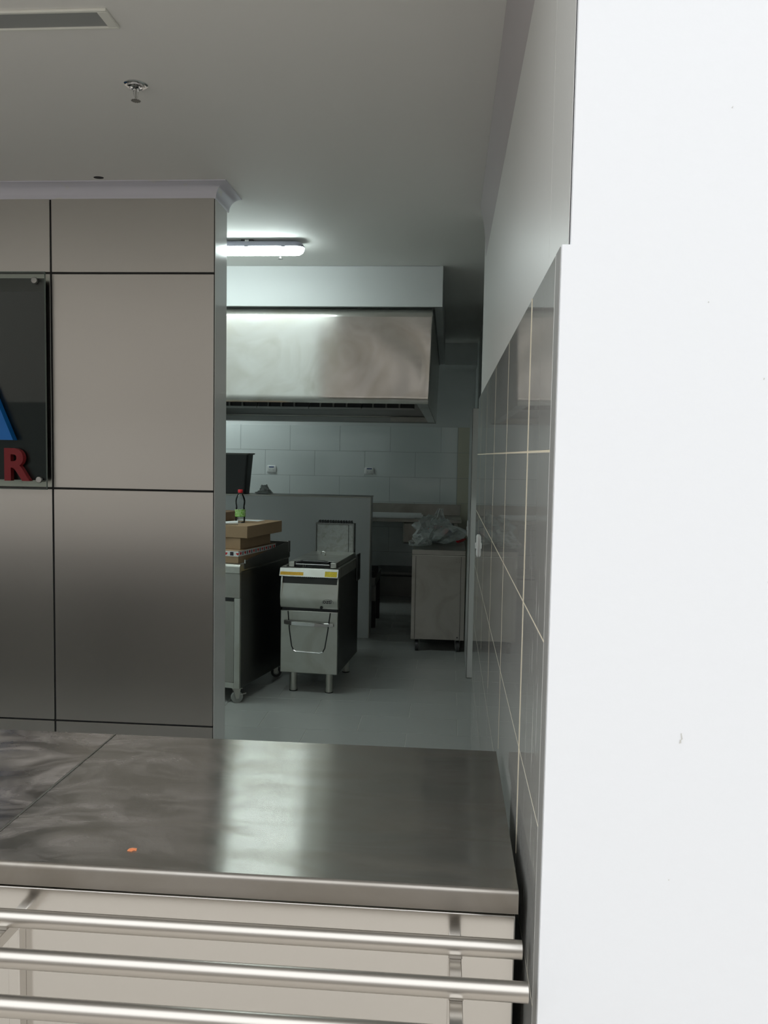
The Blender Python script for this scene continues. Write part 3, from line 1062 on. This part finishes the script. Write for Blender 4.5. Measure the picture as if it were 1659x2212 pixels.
def caster(parent, x, y, ztop, r, mat_w='rubber', ang=0.0, brake=False, plate='bolt'):
    c = empty('caster', (x, y, 0), ang)
    c.parent = parent
    MB().lathe([(r * 0.55, -0.014), (r, -0.012), (r, 0.012), (r * 0.55, 0.014)], 24, (0, 0, r), 'x').build('wheel', mat_w, c, smooth=True)
    MB().lathe([(r * 0.54, -0.0145), (r * 0.54, 0.0145)], 16, (0, 0, r), 'x').build('hub', 'wheel_hub', c)
    fk = MB()
    zt = ztop - 0.004
    for s in (-1, 1):
        fk.prism([(-0.010, r - 0.008), (0.010, r - 0.008), (0.030, zt), (-0.030 + 0.01, zt)], s * 0.0195 - 0.0015, s * 0.0195 + 0.0015, 'yz')
    fk.box(-0.021, 0.021, -0.02, 0.03, zt - 0.004, zt)
    fk.build('fork', plate, c)
    MB().box(-0.03, 0.03, -0.03, 0.035, zt, ztop - 0.0005).build('plate', plate, c)
    if brake:
        MB().hexa([(-0.014, -0.058, r + 0.018), (0.014, -0.058, r + 0.018), (0.014, -0.018, r + 0.012), (-0.014, -0.018, r + 0.012)],
                  [(-0.014, -0.060, r + 0.024), (0.014, -0.060, r + 0.024), (0.014, -0.018, r + 0.018), (-0.014, -0.018, r + 0.018)]).build('brake_pedal', plate, c)
    return c


for (cx, cy) in ((X0 + 0.05, 0.06), (X1 - 0.055, 0.06), (X0 + 0.05, 2.1), (X1 - 0.055, 2.1)):
    caster(wt, cx, cy, 0.108, 0.046, ang=0.12)
tag(wt, 'steel worktable on casters holding a plastic bag, by the passage', 'table')


# crumpled plastic bag
def crumple(name, c, s, seed, mat, amp=0.45, sub=4, parent=None, flat=0.0):
    bm = bmesh.new()
    bmesh.ops.create_icosphere(bm, subdivisions=sub, radius=1.0)
    for v in bm.verts:
        q = v.co.copy()
        k = 1 + amp * (noise.noise(q * 1.7 + Vector((seed, 0, 0))) + 0.6 * abs(noise.noise(q * 4.1 + Vector((0, seed, 0)))) - 0.5 * abs(noise.noise(q * 7.3 + Vector((0, 0, seed)))))
        v.co = Vector((q.x * s[0], q.y * s[1], q.z * s[2])) * k
        if v.co.z < -s[2] * flat:
            v.co.z = -s[2] * flat
    me = bpy.data.meshes.new(name)
    bm.to_mesh(me)
    bm.free()
    me.materials.append(M[mat])
    o = bpy.data.objects.new(name, me)
    COL.objects.link(o)
    o.location = c
    if parent:
        o.parent = parent
    return o


bgz = 0.867
bag = empty('plastic_bag', (-0.06, 7.5, bgz))
crumple('film_lump', (-0.12, -0.06, 0.105), (0.13, 0.22, 0.115), 3.1, 'film', 0.55, 3, bag, 0.85)
crumple('film_lump', (0.03, 0.02, 0.085), (0.17, 0.30, 0.10), 8.4, 'film', 0.5, 3, bag, 0.8)
crumple('film_lump', (-0.16, -0.40, 0.05), (0.085, 0.10, 0.055), 5.7, 'film', 0.5, 3, bag, 0.8)
# gathered neck of the bag
vs, fs = [], []
for j in range(7):
    t = j / 6
    for i in range(14):
        a = 2 * math.pi * i / 14
        r = (0.075 * (1 - t) ** 1.3 + 0.012 + 0.012 * t) * (1 + 0.25 * math.sin(5 * a + j))
        vs.append((-0.02 + r * math.cos(a) + 0.02 * t, r * math.sin(a), 0.15 + 0.15 * t + 0.01 * math.sin(3 * a)))
for j in range(6):
    for i in range(14):
        a, b = j * 14 + i, j * 14 + (i + 1) % 14
        fs.append((a, b, b + 14, a + 14))
MB().add(vs, fs).build('bag_neck', 'film', bag)
tag(bag, 'crumpled clear plastic bag of packaging on the wheeled worktable', 'bag')


def small_bottle(name, loc, r, L, ang, mat, label, tilt=1.45):
    o = MB().lathe([(r * 0.9, 0), (r, 0.008), (r, L * 0.62), (r * 0.4, L * 0.82), (r * 0.35, L * 0.9), (r * 0.42, L * 0.91), (r * 0.42, L)], 16).build(name, mat, smooth=True)
    o.location = loc
    o.rotation_euler = (tilt, 0, ang)
    return tag(o, label, 'bottle', 'small bottles inside the plastic bag')


small_bottle('sauce_bottle', (-0.02, 7.62, bgz + 0.14), 0.022, 0.16, -1.2, 'red', 'dark red bottle lying at the top of the plastic bag', 1.75)
small_bottle('sauce_bottle', (0.10, 7.38, bgz + 0.026), 0.018, 0.14, 2.6, 'red_cap', 'thin red bottle at the right edge of the bag', 1.52)
p_ob = empty('snack_packet', (0.0, 7.33, bgz + 0.08))
p_ob.rotation_euler = (-0.5, 0.35, 0.15)
MB().box(-0.032, 0.004, -0.010, 0.010, 0, 0.052).build('red_half', 'red', p_ob, 0.003)
MB().box(0.004, 0.034, -0.010, 0.010, 0, 0.052).build('blue_half', 'blue_plastic', p_ob, 0.003)
tag(p_ob, 'small red and blue packet inside the plastic bag', 'packet')

# ---------------------------------------------------------------- stand behind the partition
st = empty('black_stand', (-0.68, 8.0, 0))
ox, oy = -0.68, 8.0
MB().box(-1.3 - ox, -0.652 - ox, 7.66 - oy, 8.3 - oy, 0.42, 0.50).build('shelf', 'steel_dark', st, 0.004)
MB().prism([(-0.76 - ox, 0.555), (-0.634 - ox, 0.545), (-0.634 - ox, 0.602), (-0.76 - ox, 0.600)], 7.75 - oy, 7.80 - oy, 'xz').build('handle', 'black', st)
MB().prism([(-0.70 - ox, 0.48), (-0.657 - ox, 0.48), (-0.634 - ox, 0.546), (-0.70 - ox, 0.546)], 7.76 - oy, 7.79 - oy, 'xz').build('brace', 'black', st)
MB().box(-0.72 - ox, -0.656 - ox, 7.765 - oy, 7.80 - oy, 0.26, 0.47).build('side_plate', 'steel_dark', st)
for lx, ly in ((-0.678, 7.80), (-0.678, 8.26), (-1.26, 7.80), (-1.26, 8.26)):
    MB().box(lx - 0.02 - ox, lx + 0.02 - ox, ly - 0.02 - oy, ly + 0.02 - oy, 0, 0.42).build('leg', 'black', st, 0.003)
tag(st, 'black metal stand jutting out behind the partition end', 'stand')

# ---------------------------------------------------------------- dark tub and crumpled film on the partition
tb = empty('dark_tub', (-2.05, 7.45, 1.2745))
loft([[(x, y, 0.0) for x, y in stadium(0.228, 0.09, 0.02)], [(x, y, 0.352) for x, y in stadium(0.258, 0.105, 0.02)]]).build('body', 'pot', tb, smooth=True)
loft([[(x, y, 0.352) for x, y in stadium(0.270, 0.115, 0.02)], [(x, y, 0.366) for x, y in stadium(0.274, 0.118, 0.02)]]).build('rim', 'steel_dark', tb, smooth=True)
tag(tb, 'dark tub standing on top of the low partition', 'tub')
cf = empty('crumpled_film', (-1.665, 7.45, 1.2745))
crumple('film', (0, 0, 0.033), (0.045, 0.05, 0.045), 12.3, 'film_grey', 0.5, 3, cf, 0.7)
crumple('film', (0.005, -0.02, 0.0145), (0.075, 0.05, 0.018), 2.2, 'film_grey', 0.4, 3, cf, 0.7)
tag(cf, 'wad of crumpled clear film on the low partition', 'film')

# ---------------------------------------------------------------- fryer
fy = empty('fryer', (-0.924, 5.55, 0), math.radians(-5.0))
FW = 0.203
# legs
for lx in (-0.122, 0.132):
    for ly in (0.06, 0.62):
        lg = MB().lathe([(0.027, 0.006), (0.0285, 0.02), (0.0265, 0.032), (0.0255, 0.045), (0.026, 0.14)], 18, (lx, ly, 0)).build('leg', 'steel', fy, smooth=True)
        MB().lathe([(0.028, 0.0), (0.029, 0.006)], 18, (lx, ly, 0)).build('foot', 'black', lg, smooth=True)
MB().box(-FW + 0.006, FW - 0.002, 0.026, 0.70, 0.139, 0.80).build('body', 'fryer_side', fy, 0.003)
MB().box(FW - 0.0018, FW + 0.010, 0.60, 0.72, 0.70, 0.90).build('rear_flange', 'fryer_side', fy, 0.003)
# door with trapezoid emboss
dr = MB().box(-FW, FW - 0.004, 0.004, 0.0255, 0.140, 0.572).build('door', 'steel', fy, 0.004, segs=3)
tz = [(-0.150, 0.567), (-0.138, 0.43), (-0.122, 0.325), (-0.108, 0.297), (-0.090, 0.288), (0.076, 0.284), (0.098, 0.293), (0.112, 0.32), (0.130, 0.43), (0.148, 0.567)]
MB().tube([(x, 0.0035, z) for x, z in tz[:4]], 0.0042, 8).build('emboss_line', 'black', dr)
MB().tube([(x, 0.0035, z) for x, z in tz[6:]], 0.0042, 8).build('emboss_line', 'black', dr)
MB().tube([(x, 0.003, z) for x, z in tz[3:7]], 0.0044, 8).build('emboss_line', 'chrome', dr)
# curved bar handle
pts, n = [], 16
vs, fs = [], []
for i in range(n + 1):
    t = i / n
    x = -0.176 + 0.352 * t
    y = -0.036 * math.sin(math.pi * t) ** 0.6 + 0.002
    hh = 0.017 - 0.004 * t
    zc = 0.490 - 0.006 * t
    for (dy, dz) in ((0.004, hh), (-0.004, hh * 0.7), (-0.004, -hh * 0.7), (0.004, -hh)):
        vs.append((x, y + dy, zc + dz))
for i in range(n):
    for k in range(4):
        a, b = i * 4 + k, i * 4 + (k + 1) % 4
        fs.append((a, b, b + 4, a + 4))
fs += [(0, 1, 2, 3), tuple(n * 4 + k for k in (3, 2, 1, 0))]
MB().add(vs, fs).build('handle', 'chrome', dr, smooth=True)
# sloping control fascia
ctl = [(0.026, 0.590), (0.004, 0.592), (-0.008, 0.612), (-0.012, 0.668), (0.034, 0.775), (0.034, 0.815), (0.08, 0.815), (0.08, 0.590)]
cp = MB().prism(ctl, -FW, FW - 0.002, 'yz').build('control_fascia', 'steel', fy, 0.0015)
for s in (-1, 1):
    MB().prism([(-0.0125, 0.664), (0.034, 0.774), (0.034, 0.806), (0.022, 0.812), (0.006, 0.770)], s * FW - (0.002 if s > 0 else 0), s * FW - (0.002 if s > 0 else 0) + s * -0.010, 'yz').build('end_cheek', 'steel', cp)
for k in range(15):
    MB().box(-0.088 + 0.0145 * k - 0.003, -0.088 + 0.0145 * k + 0.003, 0.0325, 0.0345, 0.786, 0.806).build('vent_slot', 'black', cp)
MB().lathe([(0.010, -0.0125), (0.010, 0.002)], 16, (0.088, 0, 0.604), 'y').build('knob_hole', 'black', cp, smooth=True)
MB().box(-FW + 0.012, FW - 0.008, 0.008, 0.03, 0.5735, 0.5895).build('shadow_gap', 'black', fy)
lg = text_mesh('ozti', 0.040, 0.0012, 'ink', 'logo', cp, bold=0.0006)
lg.location = (0.158, -0.0125, 0.632)
ov = []
for k in range(40):
    t = math.radians(-20 + 235 * k / 39)
    ov.append((0.132 + 0.038 * math.cos(t), -0.0118, 0.640 + 0.021 * math.sin(t)))
MB().tube(ov, 0.0009, 6).build('logo_oval', 'ink', cp)
# top frame and front lip with stickers
lip = MB().prism([(-0.030, 0.812), (-0.006, 0.868), (0.05, 0.870), (0.05, 0.816)], -FW - 0.003, FW + 0.002, 'yz').build('front_lip', 'steel', fy, 0.002)


def lip_sticker(x0, x1, z0, z1, mat, name):
    def yy(z):
        return -0.030 + (z - 0.812) / 0.056 * 0.024 - 0.0008
    MB().add([(x0, yy(z0), z0), (x1, yy(z0), z0), (x1, yy(z1), z1), (x0, yy(z1), z1), (x0, yy(z0) + 0.0006, z0), (x1, yy(z0) + 0.0006, z0), (x1, yy(z1) + 0.0006, z1), (x0, yy(z1) + 0.0006, z1)],
             [(0, 1, 2, 3), (4, 7, 6, 5), (0, 4, 5, 1), (1, 5, 6, 2), (2, 6, 7, 3), (3, 7, 4, 0)]).build(name, mat, lip)


lip_sticker(-0.200, -0.038, 0.821, 0.842, 'sticker_o', 'warning_sticker')
lip_sticker(0.112, 0.196, 0.818, 0.852, 'sticker_y', 'warning_sticker')
tf = MB()
tf.box(-FW, -FW + 0.028, 0.05, 0.70, 0.80, 0.872)
tf.box(FW - 0.034, FW, 0.05, 0.70, 0.80, 0.872)
tf.box(-FW + 0.028, FW - 0.034, 0.60, 0.70, 0.80, 0.872)
tf.box(-FW + 0.028, FW - 0.034, 0.05, 0.60, 0.795, 0.80)
tf.build('top_frame', 'steel_dull', fy, 0.002)
# lid: shallow steel tray laid over the basin, set back from the front
lid = MB()
lid.box(-0.150, 0.182, 0.10, 0.685, 0.903, 0.908)
lid.box(-0.150, -0.146, 0.02, 0.685, 0.874, 0.903)
lid.box(0.178, 0.182, 0.02, 0.685, 0.874, 0.903)
lid.box(-0.150, -0.112, 0.016, 0.10, 0.874, 0.9075)
lid.box(0.142, 0.182, 0.016, 0.10, 0.874, 0.9075)
lo = lid.build('lid', 'steel', fy, 0.0015)
MB().tube([(0.0 + 0.017 * math.cos(t), 0.40, 0.922 + 0.017 * math.sin(t)) for t in [math.radians(-70 + 280 * k / 16) for k in range(17)]], 0.0035, 8).build('lid_ring', 'chrome', lo, smooth=True)
# baskets: black handles and wire seen through the front gap
bs = MB()
bs.tube([(-0.105, 0.02, 0.884), (-0.10, 0.03, 0.902), (-0.06, 0.05, 0.908), (0.09, 0.05, 0.908), (0.13, 0.03, 0.905)], 0.010, 10)
bs.box(-0.108, 0.136, 0.03, 0.06, 0.873, 0.90)
bs.build('basket_handle', 'black', fy)
MB().tube([(-0.10, 0.016, 0.893), (0.135, 0.016, 0.893)], 0.0025, 8).build('basket_wire', 'chrome', fy)
for wx in (-0.05, -0.035):
    MB().tube([(wx, 0.016, 0.875), (wx, 0.016, 0.893)], 0.002, 8).build('basket_wire', 'chrome', fy)
# flue with toothed top
flu = MB().box(-0.118, 0.165, 0.66, 0.72, 0.875, 1.118).build('flue', 'flue', fy, 0.003)
flb = MB()
flb.box(-0.124, -0.1182, 0.652, 0.722, 0.875, 1.122)
flb.box(0.1652, 0.172, 0.652, 0.722, 0.875, 1.122)
flb.box(-0.124, 0.172, 0.652, 0.722, 1.1182, 1.126)
flb.build('flue_frame', 'steel_dark', flu)
MB().box(0.128, 0.131, 0.657, 0.6595, 0.88, 1.116).build('seam', 'black', flu)
for k in range(13):
    xx = -0.100 + 0.0205 * k
    MB().prism([(xx - 0.0075, 1.1262), (xx + 0.0075, 1.1262), (xx + 0.001, 1.146), (xx - 0.001, 1.146)], 0.655, 0.715, 'xz').build('tooth', 'black', flu)
tag(fy, 'narrow stainless steel fryer with lid and yellow warning stickers', 'fryer')

# ---------------------------------------------------------------- left wheeled cooking table
AR = math.radians(-13.0)
ap = empty('cooking_table', (-1.328, 5.25, 0), AR)
AW, AD = 0.8, 0.78
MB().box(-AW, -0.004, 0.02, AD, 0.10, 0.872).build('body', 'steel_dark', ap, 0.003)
MB().prism([(-0.004, 0.862), (-0.004, 0.905), (0.004, 0.918), (0.02, 0.922), (AD, 0.922), (AD, 0.873), (0.02, 0.873), (0.004, 0.862)], -AW, -0.002, 'yz').build('worktop', 'steel', ap, 0.002)
MB().box(-AW, -0.003, 0.002, 0.0195, 0.700, 0.860).build('front_panel', 'steel_dull', ap, 0.0015)
MB().box(-0.044, -0.003, 0.002, 0.0195, 0.10, 0.697).build('front_post', 'steel', ap, 0.001)
MB().box(-AW, -0.0445, 0.002, 0.0195, 0.10, 0.135).build('bottom_rail', 'steel', ap, 0.001)
ad = MB().box(-AW + 0.05, -0.0475, 0.006, 0.0195, 0.138, 0.675).build('door', 'steel_dull', ap, 0.002)
MB().box(-AW + 0.05, -0.0475, 0.004, 0.0195, 0.680, 0.698).build('shadow_gap', 'black', ap)
# side splash guard, low at the front and higher at the back
MB().prism([(0.06, 0.885), (0.06, 0.945), (0.075, 0.938), (0.12, 0.945), (AD - 0.04, 1.0), (AD, 1.0), (AD, 0.885)], -0.0015, 0.004, 'yz').build('side_guard', 'steel_dark', ap)
MB().tube([(0.002, 0.06, 0.923), (0.002, 0.06, 0.948)], 0.006, 8).build('guard_end', 'chrome', ap)
MB().box(-AW, 0.008, AD - 0.03, AD, 0.9225, 1.005).build('back_guard', 'steel_dark', ap, 0.003)
for (cx, cy, a, bk_) in ((-0.035, 0.03, 0.75, True), (-0.06, AD - 0.08, 0.3, False), (-AW + 0.06, 0.05, 0.2, False), (-AW + 0.06, AD - 0.08, 0.2, False)):
    caster(ap, cx, cy, 0.10, 0.038, 'wheel_hub' if bk_ else 'rubber', a + math.pi / 2, bk_, 'steel')
tag(ap, 'steel cooking table on casters carrying cardboard boxes', 'table')

# cardboard boxes on it
AM = Matrix.Translation((-1.328, 5.25, 0)) @ Matrix.Rotation(AR, 4, 'Z')


def carton(name, corner, w, d, h, ang, mat, label):
    """corner: world position of the front right bottom corner"""
    o = empty(name, corner, ang)
    b = MB().box(-w, 0, 0, d, 0, h).build('carton_body', mat, o, 0.002)
    MB().box(-w + 0.001, -0.001, d * 0.5 - 0.0012, d * 0.5 + 0.0012, h, h + 0.0008).build('flap_joint', 'card_dark', o)
    return tag(o, label, 'box', 'cardboard boxes on the cooking table')


c1 = carton('cardboard_box', (-1.350, 5.285, 0.9235), 0.55, 0.56, 0.083, math.radians(-14), 'cardboard', 'flat cardboard box with red heart tape, lowest of the stack')
# printed tape round the box
tp = MB()
tp.box(-0.54, 0.0012, -0.0012, -0.0004, 0.045, 0.079)
tp.box(0.0004, 0.0012, -0.0012, 0.55, 0.045, 0.079)
tpo = tp.build('printed_tape', 'paper', c1)


def heart(cx, cz, s):
    pts = []
    for k in range(20):
        t = 2 * math.pi * k / 20
        pts.append((cx + s * 16 * math.sin(t) ** 3 / 17, cz + s * (13 * math.cos(t) - 5 * math.cos(2 * t) - 2 * math.cos(3 * t) - math.cos(4 * t)) / 17))
    return pts


hm, im = MB(), MB()
for k in range(9):
    yc = 0.03 + 0.062 * k
    hm.prism([(a, b) for a, b in heart(yc, 0.063, 0.014)], 0.0012, 0.0016, 'yz')
    im.prism([(yc + 0.024, 0.05), (yc + 0.036, 0.052), (yc + 0.036, 0.074), (yc + 0.024, 0.072)], 0.0012, 0.0016, 'yz')
hm.prism(heart(-0.006, 0.062, 0.011), -0.0016, -0.0012, 'xz')
for k in range(5):
    im.prism([(-0.035 - 0.1 * k, 0.05), (-0.060 - 0.1 * k, 0.05), (-0.060 - 0.1 * k, 0.074), (-0.035 - 0.1 * k, 0.074)], -0.0016, -0.0012, 'xz')
    hm.prism(heart(-0.09 - 0.1 * k, 0.062, 0.012), -0.0016, -0.0012, 'xz')
hm.build('heart_print', 'red', tpo)
im.build('square_print', 'ink', tpo)
carton('cardboard_box', (-1.352, 5.345, 1.0080), 0.50, 0.435, 0.076, math.radians(-14.5), 'cardboard', 'plain brown cardboard box in the middle of the stack')
c3 = carton('cardboard_box', (-1.303, 5.33, 1.0850), 0.56, 0.535, 0.080, math.radians(-13.5), 'cardboard', 'plain cardboard box on top, carrying the plastic bottle')
ZB = 1.1660
o4 = MB().box(-0.30, 0, 0, 0.2, 0, 0.066).build('dark_box', 'card_dark', bevel=0.004, loc=(-1.535, 5.63, ZB))
o4.rotation_euler = (0, 0, math.radians(-13))
tag(o4, 'dark brown box lying behind the plastic bottle', 'box')

# plastic bottle
bt_ = empty('plastic_bottle', (-1.415, 5.585, ZB))
k = 0.94
prof = [(0.020, 0.004), (0.028, 0.0), (0.033, 0.006), (0.034, 0.03), (0.0325, 0.045), (0.0355, 0.06), (0.0355, 0.09), (0.031, 0.105), (0.030, 0.120), (0.034, 0.142),
        (0.0345, 0.160), (0.031, 0.180), (0.020, 0.205), (0.0135, 0.215), (0.0132, 0.222)]
MB().lathe([(r, z * k) for r, z in prof], 28, cap=False).build('bottle_body', 'pet', bt_, smooth=True)
MB().lathe([(0.0158, 0.219 * k), (0.0168, 0.222 * k), (0.0168, 0.238 * k), (0.0150, 0.242 * k)], 24).build('cap', 'red_cap', bt_, smooth=True)
MB().lathe([(0.0361, 0.045 * k), (0.0364, 0.050 * k), (0.0364, 0.094 * k), (0.0361, 0.098 * k)], 28, cap=False).build('label', 'label_green', bt_, smooth=True)
tag(bt_, 'clear plastic bottle with red cap and green label', 'bottle')
# papers on the top box
pr = MB().box(-0.10, 0.09, -0.06, 0.05, 0, 0.0012).build('paper_sheet', 'paper', loc=(-1.395, 5.80, ZB))
pr.rotation_euler = (0, 0, -0.25)
tag(pr, 'white sheet of paper behind the plastic bottle', 'paper')
rl = MB().tube([(-0.17, 0, 0.010), (0.0, 0, 0.0145)], [0.008, 0.013], 14, True).build('paper_roll', 'paper', smooth=True, loc=(-1.385, 5.41, ZB))
rl.rotation_euler = (0, 0, 0.25)
tag(rl, 'rolled white paper at the front edge of the top box', 'paper roll')
